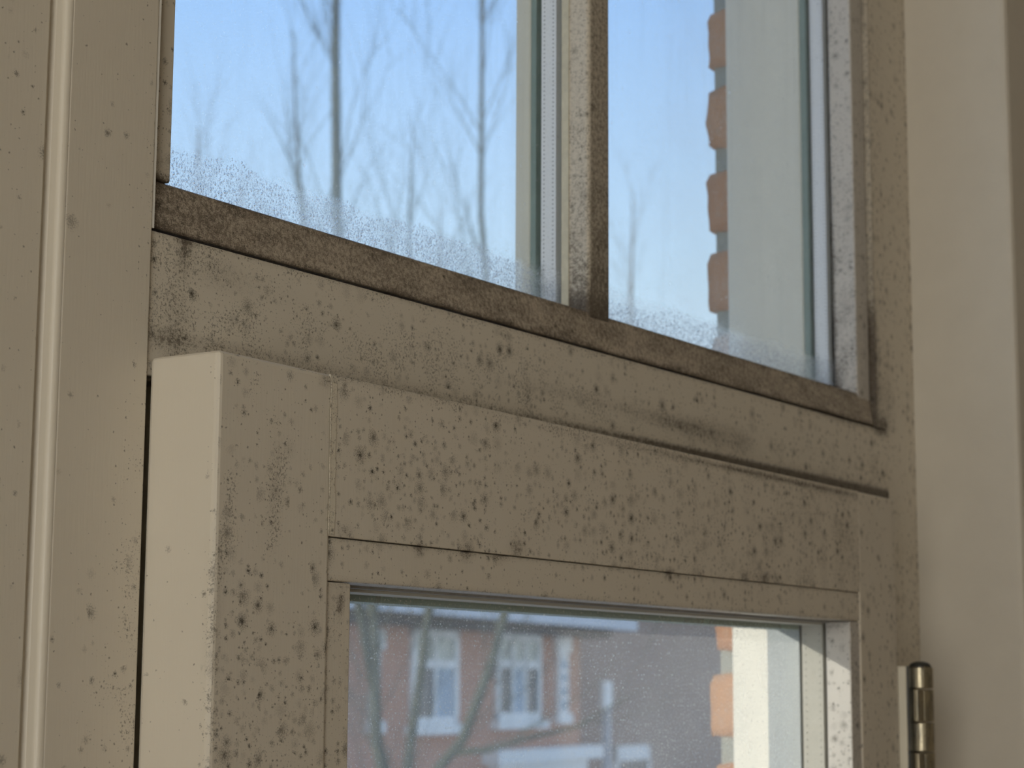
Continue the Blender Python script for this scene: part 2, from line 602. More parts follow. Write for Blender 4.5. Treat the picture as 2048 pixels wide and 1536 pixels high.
def blobs(V, lst, y):
    """sum of soft stains; each (px, py, half-width m, half-height m, amount) is converted to a place on the board's plane"""
    out = np.zeros(len(V))
    for px, py, rx, rz, a in lst:
        c = WY(px, py, y)
        out += a * np.exp(-((V[:, 0] - c[0]) / rx) ** 2 - ((V[:, 2] - c[2]) / rz) ** 2)
    return out


def streak(V, pts, y, w, a):
    """soft stain along a polyline of photo pixels on plane y"""
    P = [WY(px, py, y) for px, py in pts]
    best = np.full(len(V), 1e9)
    for p, q in zip(P[:-1], P[1:]):
        d = np.array([q[0] - p[0], q[2] - p[2]])
        L = d @ d + 1e-12
        t = np.clip(((V[:, 0] - p[0]) * d[0] + (V[:, 2] - p[2]) * d[1]) / L, 0, 1)
        best = np.minimum(best, np.hypot(V[:, 0] - p[0] - t * d[0], V[:, 2] - p[2] - t * d[1]))
    return a * np.exp(-(best / w) ** 2)


# ------------------------------------------------------------------ room shell
FLOOR, CEIL, GROUND = -1.55, 1.15, -4.55
XL, XR, YB = -1.10, 2.60, -2.90
Y_IN = 0.4625                      # inner face of the window wall
SILL, HEAD = -0.80, 0.80           # the window opening
OX0, OX1 = 0.12, 1.306
tag(MB().box(XL - .1, XR + .1, YB - .1, 0.70, FLOOR - .12, FLOOR).build("floor", M_floor), "brown oak floor of the room below the window", "floor", kind="structure")
tag(MB().box(XL - .1, XR + .1, YB - .1, 0.70, CEIL, CEIL + .12).build("ceiling", M_ceiling), "white ceiling over the room", "ceiling", kind="structure")
tag(MB().box(XL - .1, XR + .1, YB - .1, YB, FLOOR, CEIL).build("wall_back", M_roomwall), "plain warm white wall opposite the window", "wall", kind="structure")
tag(MB().box(XR, XR + .1, YB, 0.60, FLOOR, CEIL).build("wall_side", M_roomwall), "plain warm white wall at the right end of the room", "wall", kind="structure")
wlb = MB()
wlb.box(XL - .1, XL, YB, -0.95, FLOOR, CEIL).box(XL - .1, XL, 0.19, 0.60, FLOOR, CEIL).box(XL - .1, XL, -0.95, 0.19, FLOOR, -0.65).box(XL - .1, XL, -0.95, 0.19, 0.85, CEIL)
tag(wlb.build("wall_left", M_roomwall), "warm white wall with the room's other window opening", "wall", kind="structure")
wf = MB()
wf.box(OX1, XR, Y_IN, 0.60, FLOOR, CEIL).box(XL, OX0, Y_IN, 0.60, FLOOR, CEIL)
wf.box(OX0, OX1, Y_IN, 0.60, FLOOR, SILL).box(OX0, OX1, Y_IN, 0.60, HEAD, CEIL)
tag(wf.build("wall_right", M_plaster, bevel=0.004), "smooth beige plaster wall and reveal right of the window", "wall", kind="structure")

# ------------------------------------------------------------------ painted frame of the window
PY = 0.535
POST_X0, POST_X1 = 0.4997, 0.5482
TR_Z0, TR_Z1 = 0.1185, 0.176
JAMB_X0 = 1.2372


def d_post(V):
    x, z = V[:, 0], V[:, 2]
    e = POST_X1 - x
    near = np.exp(-(e / 0.009) ** 2)
    low = sm(0.14, 0.0, z)
    fine = 0.04 + near * (0.16 + 1.0 * low) * (0.6 + 0.9 * vn(x, z, 120)) + 0.8 * np.exp(-(e / 0.022) ** 2) * sm(0.09, 0.02, z) * sm(0.45, 0.75, vn(x, z, 90))
    fine += 0.7 * np.exp(-(e / 0.0035) ** 2) * np.exp(-((z - 0.20) / 0.03) ** 2)
    fine += 0.5 * np.exp(-(e / 0.012) ** 2) * sm(0.12, 0.06, z) * (0.4 + vn(x, z, 200))
    star = 0.02 + 0.10 * near * (0.2 + low) + 0.03 * sm(0.08, -0.05, z)
    return np.clip(fine, 0, 0.60), star, 0.03 * near


post = tag(empty("trim_1", (0.5475, PY, SILL)), "cream painted window post with a moulded step at the left edge", "window post", kind="structure")
board("post_face", POST_X0 + 0.003, POST_X1, PY, 0.60, SILL, HEAD, M_paint, post, d_post, cell=0.004, bevel=0.0009, depth_cells=2)
# moulded step: rounded nose and a narrow groove before the panel on the left
prof = [(POST_X0 + 0.0030, 0.60), (POST_X0 + 0.0030, PY)]
for k in range(9):
    a = math.radians(90) * k / 8
    prof.append((POST_X0 + 0.0026 - 0.0026 * math.sin(a), PY + 0.0026 * (1 - math.cos(a))))
prof += [(POST_X0, PY + 0.0055), (POST_X0 - 0.0012, PY + 0.0070), (POST_X0 - 0.0045, PY + 0.0072), (POST_X0 - 0.0045, 0.60)]
MB().prism(prof, 'z', SILL, HEAD).build("moulding", M_paint, post, smooth=False)
MB().box(POST_X0, 0.548, 0.60, 0.636, SILL, HEAD).build("outer_post", M_ext_white, post)
MB().box(0.5475, 0.600, 0.562, 0.600, SILL, 0.1185).build("rebate_stop", M_ext_grey, post)
MB().box(POST_X1 - 0.0008, POST_X1 + 0.0012, PY + 0.0004, PY + 0.004, 0.176, HEAD).build("lit_edge_line", M_lit_edge, post)  # white strip painting the daylight caught on the post's right arris


def d_panel(V):
    x, z = V[:, 0], V[:, 2]
    return 0.10 + 0 * x, 0.03 + 0.03 * vn(x, z, 30), 0 * x


pan = tag(empty("trim_2", (0.40, 0.545, SILL)), "flat cream painted frame panel at the photo's left edge", "window frame", kind="structure")
board("panel_face", OX0, POST_X0 - 0.0042, PY + 0.0042, 0.60, SILL, HEAD, M_paint, pan, d_panel, cell=0.006, bevel=0.0006, depth_cells=2)
MB().box(OX0, POST_X0, 0.60, 0.636, SILL, HEAD).build("outer_panel", M_ext_white, pan)


ztop = lambda x: 0.1254 + (x - 0.5498) * (0.1209 - 0.1254) / (1.1754 - 0.5498)   # top edge of the sash, slightly sagging


def d_transom(V):
    x, z = V[:, 0], V[:, 2]
    zl = ztop(x) * (PY / 0.5) + 0.0003
    t = (z - zl) / (0.176 - zl)                           # 0 at the sash, 1 at the bead
    n1 = vn(x, z, 55)
    left = np.exp(-((x - 0.555) / 0.012) ** 2)
    fine = 0.36 + 0.40 * np.exp(-((t - 0.35) / 0.28) ** 2) * n1 * 1.6 + 0.5 * np.exp(-((t - 1.0) / 0.12) ** 2) + 0.35 * sm(0.22, 0.0, t)
    fine += 0.55 * left * (0.4 + n1) + blobs(V, [(350, 640, .010, .016, .5), (420, 690, .02, .006, .5), (375, 490, .004, .012, .8), (880, 690, .03, .008, .45),
                                                 (420, 530, .015, .008, .5), (1000, 720, .03, .008, .4), (1050, 780, .004, .012, .5), (1150, 800, .05, .006, .5)], PY)
    fine *= 1.0 - 0.5 * sm(0.80, 1.2, x) * np.exp(-((t - 0.75) / 0.2) ** 2)
    star = 0.16 + 0.20 * n1 * np.exp(-((t - 0.4) / 0.4) ** 2) + 0.22 * sm(1.0, 1.2, x)
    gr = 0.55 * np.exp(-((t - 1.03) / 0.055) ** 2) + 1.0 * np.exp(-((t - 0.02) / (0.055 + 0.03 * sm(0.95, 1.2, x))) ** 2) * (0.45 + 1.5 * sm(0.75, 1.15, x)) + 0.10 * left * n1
    gr += blobs(V, [(375, 485, .004, .010, .75), (1430, 868, .036, .0075, .42), (1360, 850, .026, .004, .40), (1490, 885, .016, .007, .34), (1700, 840, .05, .003, .5),
                    (1765, 858, .012, .005, .9), (360, 640, .007, .014, .22), (450, 540, .014, .006, .25), (1300, 830, .04, .004, .3), (1150, 790, .05, .003, .25),
                    (1060, 785, .0025, .008, .4), (500, 575, .03, .006, .14), (340, 690, .012, .004, .3)], PY)
    return np.clip(fine, 0, 1), np.clip(star, 0, 1), np.clip(gr, 0, 1)


tran = tag(empty("trim_3", (0.89, PY, TR_Z0)), "mouldy cream transom rail between the upper panes and the casement", "transom rail", kind="structure")
board("rail_face", POST_X1 + 0.0006, JAMB_X0 + 0.02, PY + 0.0014, 0.585, TR_Z0, TR_Z1 - 0.0006, M_paint, tran, d_transom, cell=0.003, bevel=0.0008, depth_cells=6, grain='h')
MB().prism([(0.585, 0.122), (0.637, 0.122), (0.637, 0.152), (0.585, 0.172)], 'x', 0.548, 1.2177).build("outer_rail", M_ext_white, tran)


def d_jamb(V):
    x, z = V[:, 0], V[:, 2]
    e = (x - JAMB_X0)
    n1 = vn(x, z, 60)
    star = 0.22 + 0.40 * np.exp(-(e / 0.014) ** 2) + 0.35 * np.exp(-((OX1 - x) / 0.010) ** 2)
    fine = 0.30 + 0.40 * n1 * np.exp(-(e / 0.020) ** 2) + 0.40 * np.exp(-((OX1 - x) / 0.006) ** 2)
    gr = 0.75 * np.exp(-(e / 0.009) ** 2) * np.exp(-((z - 0.20) / 0.06) ** 2) * (0.4 + n1) + 0.5 * np.exp(-(e / 0.0022) ** 2)
    gr += blobs(V, [(1765, 850, .010, .006, .8), (1775, 800, .010, .020, .35)], 0.537)
    return np.clip(fine, 0, 1), np.clip(star, 0, 1), np.clip(gr, 0, 1)


jam = tag(empty("trim_4", (1.27, 0.537, SILL)), "cream painted right window jamb spotted with mould beside the plaster reveal", "window jamb", kind="structure")
board("jamb_face", JAMB_X0 + 0.0205, OX1 + 0.0005, 0.537, 0.60, SILL, HEAD, M_paint, jam, d_jamb, cell=0.004, bevel=0.0008, depth_cells=2)
board("jamb_edge", JAMB_X0 + 0.0012, JAMB_X0 + 0.0200, 0.5365, 0.60, TR_Z1, HEAD, M_paint, jam, d_jamb, cell=0.004, bevel=0.0008, depth_cells=2)
MB().box(1.168, JAMB_X0 + 0.0205, 0.5375, 0.5560, SILL, TR_Z0 - 0.001).build("rebate", M_paint, jam)
MB().box(1.2177, OX1, 0.5562, 0.636, SILL, TR_Z0 - 0.001).build("outer_jamb", M_ext_white, jam, bevel=0.0012)
MB().prism([(1.2177, 0.5786), (1.2372, 0.5786), (1.2372, 0.601), (OX1, 0.601), (OX1, 0.636), (1.2177, 0.636)], 'z', TR_Z1 - 0.004, HEAD).build("outer_jamb", M_ext_white, jam, bevel=0.0012)
MB().box(0.548, 1.2177, 0.60, 0.636, SILL, SILL + 0.04).build("outer_sill", M_ext_white, jam)
MB().box(0.548, 1.2372, 0.5375, 0.636, 0.745, HEAD).build("head", M_paint, jam)
MB().box(0.548, 1.2372, 0.5375, 0.60, SILL, SILL + 0.04).build("sill_rail", M_paint, jam)

# ------------------------------------------------------------------ upper fixed light
UY = 0.540
GYI = 0.5575        # inner face of the inner pane
up = tag(empty("window_1", (0.89, UY, TR_Z1)), "upper fixed window with two condensation-edged panes and a mouldy mullion", "window", kind="structure")
BZ0, BZ1 = 0.1762, 0.197


def d_bead(V):
    x, z = V[:, 0], V[:, 2]
    t = (z - BZ0) / (BZ1 - BZ0)
    n1, n2 = vn(x * 0.25, z, 300), vn(x, z, 35)
    fine = 0.62 + 0.3 * n1
    star = 0.12 + 0.1 * n2
    gr = 0.34 + 0.30 * n1 + 0.12 * n2 + 0.25 * np.exp(-((1 - t) / 0.10) ** 2) + 0.30 * np.exp(-(t / 0.10) ** 2)
    gr -= 0.20 * np.exp(-((x - 0.93) / 0.03) ** 2) * n2
    gr += 0.3 * np.exp(-((x - POST_X1) / 0.006) ** 2)
    return np.clip(fine, 0, 1), star, np.clip(gr, 0, 1)


def bead_tilt(V):
    t = (V[:, 2] - BZ0) / (BZ1 - BZ0)
    V = V.copy()
    V[:, 1] += np.where(V[:, 1] < 0.548, 0.004 * t, 0)
    return V


board("glazing_bead", POST_X1 + 0.0006, JAMB_X0, UY - 0.0030, GYI - 0.0005, BZ0 + 0.0006, BZ1, M_paint_dirty, up, d_bead, cell=0.003, bevel=0.0012, warp=bead_tilt, grain='h', depth_cells=3)


def d_lbead(V):
    x, z = V[:, 0], V[:, 2]
    dn = sm(0.26, 0.20, z)
    return 0.05 + 0.75 * dn * vn(x, z, 150), 0.08 + 0.25 * dn, 0.25 * dn * vn(x, z, 100) + 0.8 * np.exp(-((z - BZ1) / 0.0025) ** 2)


board("glazing_bead", POST_X1 + 0.0006, 0.5625, UY, GYI - 0.0005, BZ1 + 0.0002, HEAD - 0.05, M_paint, up, d_lbead, cell=0.004, bevel=0.001, depth_cells=3)
MX0, MX1 = 0.8774, 0.8990


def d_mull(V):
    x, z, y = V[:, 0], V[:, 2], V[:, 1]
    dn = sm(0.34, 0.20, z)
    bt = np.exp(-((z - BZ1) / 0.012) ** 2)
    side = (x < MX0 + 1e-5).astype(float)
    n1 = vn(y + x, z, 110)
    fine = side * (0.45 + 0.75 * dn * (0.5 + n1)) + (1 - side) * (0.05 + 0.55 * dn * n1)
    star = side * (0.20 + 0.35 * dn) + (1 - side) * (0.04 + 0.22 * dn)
    gr = side * (0.26 + 0.30 * dn * n1 + 0.8 * bt) + (1 - side) * (0.50 + 0.30 * dn * n1 + 0.35 * bt)  # front's base tone paints in weaker room light; grime adds lower down
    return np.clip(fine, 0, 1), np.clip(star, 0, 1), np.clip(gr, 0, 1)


mul = empty("mullion", (MX0, UY, BZ1))
mul.parent = up
mul.matrix_parent_inverse = up.matrix_basis.inverted()


def board_in(parent, *a, **k):
    return board(*a, parent=parent, **k)


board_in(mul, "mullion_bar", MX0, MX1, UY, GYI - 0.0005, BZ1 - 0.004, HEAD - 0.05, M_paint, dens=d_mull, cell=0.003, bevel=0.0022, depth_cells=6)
MB().box(MX0 + 0.0066, MX1 - 0.0066, GYI, 0.5770, BZ1 - 0.02, HEAD - 0.05).build("mullion_core", M_seal_green, mul)
MB().box(MX0, MX1, 0.5772, 0.5873, BZ1 - 0.02, HEAD - 0.05).build("outer_bar", M_ext_grey, mul, bevel=0.0012)
MB().box(MX0 - 0.0006, MX0, 0.5525, GYI - 0.0006, BZ1, HEAD - 0.05).build("sealant", simple("yellowed_sealant", rgb(0.56, 0.52, 0.40), 0.5, 0.3, 200, 0.25), mul)


def d_rbead(V):
    x, z, y = V[:, 0], V[:, 2], V[:, 1]
    side = (x < 1.2177 + 1e-5).astype(float)
    dn = sm(0.40, 0.20, z)
    n1 = vn(y * 2, z, 110)
    back = np.exp(-((GYI - y) / 0.0022) ** 2)
    fine = side * (0.50 + 0.45 * dn * n1) + (1 - side) * (0.2 + 0.3 * dn)
    star = side * (0.28 + 0.25 * n1) + (1 - side) * (0.15 + 0.2 * dn)
    gr = side * (0.9 * back * (0.25 + dn) + 0.10 + 0.30 * dn * n1) + (1 - side) * 0.16
    gr += side * 0.8 * np.exp(-((z - BZ1) / 0.010) ** 2) * np.exp(-((GYI - y) / 0.006) ** 2)
    return np.clip(fine, 0, 1), np.clip(star, 0, 1), np.clip(gr, 0, 1)


board("glazing_bead", 1.2177, JAMB_X0, UY, GYI - 0.0005, BZ1 - 0.004, HEAD - 0.05, M_white_side, up, d_rbead, cell=0.003, bevel=0.0012, depth_cells=6)
for x0, x1 in ((0.5555, MX0 + 0.0065), (MX1 - 0.0065, 1.2245)):
    pane(x0, x1, GYI, GYI + 0.003, BZ1 - 0.012, HEAD - 0.06, M_glass_up_in, 2, up)
    pane(x0, x1, 0.5708, 0.5738, BZ1 - 0.012, HEAD - 0.06, M_glass_up_out, 4, up)
    MB().box(x0, x1, 0.5738, 0.60, 0.150, 0.1735).build("outer_ledge", M_ext_white, up)


def spacer(parent, x, side_x, y0, y1, z0, z1, rows, pitch, size, raised=False, mat_dot=None, mat=None):
    sp = MB().box(min(x, side_x), max(x, side_x), y0, y1, z0, z1).build("spacer_bar", mat or M_spacer, parent)
    d = MB()
    z = z0 + pitch
    while z < z1 - pitch:
        for yr in rows:
            yy = y0 + (y1 - y0) * yr
            d.box(x - (0.00045 if raised else 0.00012), x + 0.0001, yy - size / 2, yy + size / 2, z - size / 2, z + size / 2)
        z += pitch
    pf = d.build("perforation", mat_dot or M_spacer_dot, sp)
    pf["kind"] = "stuff"
    return sp


M_dot_light = simple("spacer_bump", rgb(0.42, 0.40, 0.35), 0.4, 0.4, 200, 0.05)
spacer(up, MX0 + 0.0002, MX0 + 0.006, 0.5610, 0.5704, BZ1 - 0.01, 0.735, (0.20, 0.80), 0.00235, 0.0006)
spacer(up, 1.2179, 1.2240, 0.5610, 0.5704, BZ1 - 0.01, 0.735, (0.12, 0.88), 0.0026, 0.0006)
MB().box(0.5560, 0.5620, 0.5610, 0.5704, BZ1 - 0.01, 0.735).build("spacer_bar", M_spacer, up)
MB().box(MX1 - 0.006, MX1, 0.5610, 0.5704, BZ1 - 0.01, 0.735).build("spacer_bar", M_spacer, up)
MB().box(MX0 + 0.0004, MX0 + 0.0064, 0.5739, 0.5772, BZ1 - 0.01, 0.735).build("edge_seal", M_seal_green, up)
MB().box(1.2182, 1.2240, 0.5739, 0.5784, BZ1 - 0.01, 0.735).build("edge_seal", M_seal_green, up)


def droplets(name, parent, x0, x1, y, z0, hgt, n, rmin, rmax):
    v, f = [], []
    ns = 8
    placed, tries, grid = 0, 0, {}
    while placed < n:
        x = rng.uniform(x0, x1)
        t = rng.beta(0.9, 1.5)
        z = z0 + t * hgt * (0.75 + 0.5 * vn(np.array([x]), np.array([0.3]), 45)[0])
        r = (rmin + (rmax - rmin) * rng.random() ** 2) * (1.0 - 0.35 * t)
        el = rng.uniform(0.9, 1.4)
        tries += 1
        gx, gz = int(x / 0.0018), int(z / 0.0018)
        if tries < n * 14 and any((x - q[0]) ** 2 + (z - q[1]) ** 2 < (r + q[2]) ** 2 * 0.95 for i in (-1, 0, 1) for j in (-1, 0, 1) for q in grid.get((gx + i, gz + j), ())):
            continue
        if tries >= n * 14: break
        grid.setdefault((gx, gz), []).append((x, z, r))
        h = r * rng.uniform(0.22, 0.42)
        b = len(v)
        jit = 1 + rng.uniform(-0.15, 0.15, ns)
        for rr, hh in ((1.0, 0.0), (0.82, 0.45), (0.45, 0.85)):
            for k in range(ns):
                a = 2 * math.pi * k / ns
                v.append((x + r * rr * math.cos(a) * jit[k], y - h * hh, z + r * el * rr * math.sin(a) * jit[k]))
        v.append((x, y - h, z))
        for ring in range(2):
            for k in range(ns):
                k2 = (k + 1) % ns
                f.append((b + ring * ns + k, b + (ring + 1) * ns + k, b + (ring + 1) * ns + k2, b + ring * ns + k2))
        for k in range(ns):
            f.append((b + 2 * ns + k, b + 3 * ns, b + 2 * ns + (k + 1) % ns))
        f.append(tuple(b + k for k in range(ns)))
        placed += 1
    o = link(name, mesh(name, v, f), M_water, parent, smooth=True)
    o["kind"] = "stuff"
    return o


droplets("condensation", up, 0.5628, MX0, GYI - 0.00005, BZ1 + 0.001, 0.021, 5200, 0.00025, 0.00085)
droplets("condensation", up, MX1, 1.2172, GYI - 0.00005, BZ1 + 0.001, 0.019, 4200, 0.00025, 0.00085)

# ------------------------------------------------------------------ casement sash (lower window)
SY = 0.500
SX0, SX1 = 0.5496, 1.1800
SZ_B = -0.76
JX0, JX1 = 0.6155, 1.1250
BEAD_T, BEAD_B = 0.0597, 0.0425
sash = tag(empty("window_2", (0.86, SY, SZ_B)), "cream casement sash speckled with black mould around its dusty pane", "window", kind="structure")


def sash_top(V):
    V = V.copy()
    k = sm(0.05, 0.1254, V[:, 2])
    V[:, 2] += k * (ztop(V[:, 0]) - 0.1254)
    return V


def d_stile(V):
    x, z = V[:, 0], V[:, 2]
    n1 = vn(x, z, 70)
    low = sm(0.07, -0.02, z)
    fine = 0.20 + 0.20 * low + streak(V, [(558, 860), (556, 930), (548, 1010), (545, 1060)], SY, .0050, 1.0) + streak(V, [(515, 750), (495, 800)], SY, .003, .8)
    fine += streak(V, [(462, 960), (458, 1040), (452, 1090)], SY, .004, .85) + streak(V, [(440, 1100), (428, 1300), (420, 1536)], SY, .0035, 1.1)
    fine += streak(V, [(535, 960), (540, 1080), (530, 1160)], SY, .004, .3)
    star = 0.12 + 0.26 * low + 0.32 * n1 * sm(0.10, 0.0, z) + streak(V, [(558, 870), (545, 1060)], SY, .006, .35) + streak(V, [(470, 930), (450, 1100)], SY, .006, .2)
    edge = np.exp(-((x - JX0) / 0.0012) ** 2)
    gr = 0.30 * edge * sm(0.05, -0.03, z) + streak(V, [(440, 1090), (425, 1330)], SY, .003, .22) + streak(V, [(556, 890), (548, 1040)], SY, .0035, .18)
    gr = gr + blobs(V, [(652, 755, .0022, .003, .9)], SY)
    front = (V[:, 1] < SY + 1e-4)
    k = np.where(front, 1.0, np.where(x < SX0 + 1e-4, 0.04, 0.5))
    return np.clip(fine * k, 0, 1), np.clip(star * k, 0, 1), np.clip(gr * k, 0, 1)


def d_rail(V):
    x, z = V[:, 0], V[:, 2]
    t = (z - BEAD_T) / (ztop(x) - BEAD_T)
    n1, n2 = vn(x, z * 0.4, 120), vn(x, z, 40)
    rr = sm(0.64, 0.95, x)
    fine = 0.30 + 0.24 * rr * (0.5 + n1) + 0.55 * np.exp(-((1 - t) / 0.05) ** 2)
    star = 0.24 + 0.28 * n1 + 0.02 * rr + 0.22 * np.exp(-((t - 0.4) / 0.3) ** 2) * n2
    star = star * (1.0 - 0.45 * np.exp(-((t - 0.85) / 0.15) ** 2) * (1 - rr))
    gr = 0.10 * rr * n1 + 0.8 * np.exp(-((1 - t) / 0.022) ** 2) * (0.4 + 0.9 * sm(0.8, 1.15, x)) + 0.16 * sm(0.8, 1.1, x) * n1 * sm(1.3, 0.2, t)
    gr += blobs(V, [(840, 1092, .0035, .002, .6), (935, 1100, .004, .003, .6), (1035, 1095, .006, .004, .55), (1260, 1140, .004, .002, .6), (1340, 1146, .005, .0025, .9),
                    (1400, 1150, .003, .003, .6), (1490, 1155, .005, .003, .7), (1530, 1157, .005, .003, .7), (1555, 1160, .004, .003, .6), (690, 1065, .006, .003, .35), (1405, 1005, .0014, .0014, 1.0)], SY)
    star += blobs(V, [(755, 1025, .007, .006, .5), (750, 1062, .006, .005, .5), (840, 1085, .008, .005, .5), (935, 1090, .008, .007, .6), (800, 960, .02, .012, .3), (900, 900, .02, .01, .3)], SY)
    return np.clip(fine, 0, 1), np.clip(star, 0, 1), np.clip(gr, 0, 1)


def d_sbead(V):
    x, z = V[:, 0], V[:, 2]
    t = (z - BEAD_B) / (BEAD_T - BEAD_B)
    rr = sm(0.7, 1.1, x)
    n1 = vn(x, z * 0.4, 140)
    fine = 0.28 + 0.35 * np.exp(-((x - 0.617) / 0.004) ** 2) + 0.15 * rr + 0.25 * np.exp(-(t / 0.12) ** 2)
    star = 0.12 + 0.25 * n1 * (0.4 + rr)
    gr = 0.30 * np.exp(-((1 - t) / 0.07) ** 2) + 0.14 * rr * n1 + 0.2 * np.exp(-(t / 0.08) ** 2) + 0.25 * np.exp(-((x - 0.6165) / 0.002) ** 2)
    gr += blobs(V, [(842, 1100, .003, .0025, .8), (935, 1108, .004, .003, .7), (1000, 1115, .004, .002, .6), (1340, 1150, .004, .002, .8)], SY)
    return np.clip(fine, 0, 1), np.clip(star, 0, 1), np.clip(gr, 0, 1)


def d_lsbead(V):
    x, z = V[:, 0], V[:, 2]
    n1 = vn(x, z, 100)
    top = np.exp(-((z - BEAD_B) / 0.006) ** 2)
    gr = 0.10 * n1 + 0.35 * top * n1 + 0.35 * np.exp(-((x - JX0) / 0.0012) ** 2) + blobs(V, [(683, 1210, .0016, .004, .9), (652, 1275, .001, .002, .9)], SY)
    return 0.30 + 0.2 * n1, 0.25 + 0.2 * n1, np.clip(gr, 0, 1)


def d_rstile(V):
    x, z = V[:, 0], V[:, 2]
    n1 = vn(x, z * 0.5, 90)
    edge = np.exp(-((SX1 - x) / 0.006) ** 2)
    return 0.12 + 0.5 * edge * n1, 0.14 + 0.18 * n1 + 0.25 * edge, 0.10 * n1 + 0.12 * edge


SBK = 0.5357
board("stile", SX0, JX0 + 0.0018, SY, SBK, SZ_B, 0.1254, M_paint, sash, d_stile, cell=0.0035, bevel=0.0022, warp=sash_top, depth_cells=6)
board("stile", JX1 - 0.0014, SX1, SY, SBK, SZ_B, 0.1254, M_paint, sash, d_rstile, cell=0.004, bevel=0.0018, warp=sash_top, depth_cells=4)
board("top_rail", JX0, JX1, SY + 0.0002, SBK, BEAD_T + 0.0004, 0.1254, M_paint, sash, d_rail, cell=0.003, bevel=0.0004, warp=sash_top, depth_cells=4)
board("bottom_rail", JX0, JX1, SY + 0.0002, SBK, SZ_B, SZ_B + 0.075, M_paint, sash, None, cell=0.02, bevel=0.0010)
SGY = 0.5175
board("glazing_bead", JX0 + 0.0004, JX1 - 0.0002, SY + 0.0006, SGY - 0.0004, BEAD_B, BEAD_T, M_paint, sash, d_sbead, cell=0.003, bevel=0.0009, depth_cells=4)
board("glazing_bead", JX0 + 0.0004, 0.6321, SY + 0.0010, SGY - 0.0004, SZ_B + 0.0755, BEAD_B - 0.0003, M_paint, sash, d_lsbead, cell=0.003, bevel=0.0009, depth_cells=4)


def d_rsbead(V):
    x, z, y = V[:, 0], V[:, 2], V[:, 1]
    side = (x < 1.1111 + 1e-5).astype(float)
    n1 = vn(y * 2, z, 90)
    st = side * (0.16 + 0.45 * n1 * sm(0.02, -0.04, z)) + (1 - side) * 0.25
    gr = side * (0.35 * np.exp(-((z - BEAD_B) / 0.006) ** 2) + 0.08 * n1) + (1 - side) * (0.14 + 0.1 * n1)
    return 0.20 + 0.25 * n1, np.clip(st, 0, 1), np.clip(gr, 0, 1)


board("glazing_bead", 1.1111, JX1 - 0.0002, SY + 0.0010, SGY - 0.0004, SZ_B + 0.0755, BEAD_B - 0.0003, M_white_side, sash, d_rsbead, cell=0.003, bevel=0.0009, depth_cells=5)
board("glazing_bead", 0.6325, 1.1108, SY + 0.0010, SGY - 0.0004, SZ_B + 0.0755, SZ_B + 0.092, M_paint, sash, None, cell=0.02, bevel=0.0009)
# inner body of the sash that closes into the rebate, and its weather side
ib = MB()
ib.box(0.562, 0.6255, SBK, 0.556, SZ_B + .01, 0.1165).box(1.1140, 1.166, SBK, 0.556, SZ_B + .01, 0.1165)
ib.box(0.6255, 1.1140, 0.5359, 0.556, 0.0440, 0.1165).box(0.6255, 1.1140, 0.5359, 0.556, SZ_B + .01, SZ_B + .09)
ib.build("sash_core", M_ext_grey, sash)
MB().box(1.1111, 1.1140, 0.5346, 0.556, SZ_B + 0.09, 0.0440).build("outer_lip", simple("outer_lip_grey", rgb(0.36, 0.385, 0.385), 0.4, 0.3, 60, 0.08), sash)
MB().box(0.6255, 0.6300, 0.5346, 0.556, SZ_B + 0.09, 0.0440).build("outer_lip", M_ext_grey, sash)
MB().box(0.6300, 1.1111, 0.5349, 0.549, 0.0374, 0.0440).build("outer_lip", simple("pale_green_seal", rgb(0.40, 0.50, 0.44), 0.5, 0.3, 70, 0.1), sash)
pane(0.6200, 1.1160, SGY, SGY + 0.0015, SZ_B + 0.08, BEAD_B + 0.005, M_glass_low_in, 2, sash)
pane(0.6200, 1.1160, 0.5332, 0.5347, SZ_B + 0.08, BEAD_B + 0.005, M_glass_low_out, 4, sash)
spacer(sash, 1.1113, 1.1160, SGY + 0.0018, 0.5328, SZ_B + 0.085, BEAD_B - 0.0005, (0.16, 0.84), 0.0042, 0.0011, raised=True, mat_dot=M_dot_light, mat=simple("cream_plastic_spacer", rgb(0.50, 0.475, 0.41), 0.5, 0.3, 90, 0.05))
MB().box(0.6200, 0.6300, SGY + 0.0018, 0.5328, SZ_B + 0.085, BEAD_B - 0.0005).build("spacer_bar", M_spacer, sash)
MB().box(0.6300, 1.1113, SGY + 0.0018, 0.5328, 0.0402, BEAD_B + 0.004).build("spacer_bar", simple("cream_spacer", rgb(0.72, 0.67, 0.57), 0.5, 0.3, 90, 0.05), sash)
MB().box(0.6322, 1.1110, SGY - 0.0030, SGY, 0.0414, BEAD_B + 0.0002).build("sealant", simple("grey_sealant", rgb(0.36, 0.35, 0.33), 0.6, 0.2, 300, 0.3), sash)
# cracked filler along the stile joint
fl = []
board("filler_strip", JX0 + 0.0004, JX0 + 0.0042, SY - 0.00006, SY + 0.001, BEAD_T + 0.001, 0.1215, M_filler, sash,
      lambda V: (0.55 + 0 * V[:, 0], 0.3 + 0 * V[:, 0], 0.10 + 0.5 * np.exp(-((V[:, 0] - JX0) / 0.0006) ** 2)), cell=0.0012, bevel=0.0002,
      warp=lambda V: np.column_stack([V[:, 0] + 0.0012 * (vn(V[:, 2] * 0 + 0.3, V[:, 2], 160) - 0.5) * (V[:, 0] > JX0 + 0.002), V[:, 1], V[:, 2]]), depth_cells=1)

# hinge on the right edge of the sash
HX, HY, HR = 1.1965, 0.4925, 0.0080
hinge = empty("hinge", (HX, HY, -0.02))
hinge.parent = sash
hinge.matrix_parent_inverse = sash.matrix_basis.inverted()
hinge["label"] = "worn brass butt hinge with a black pin cap"


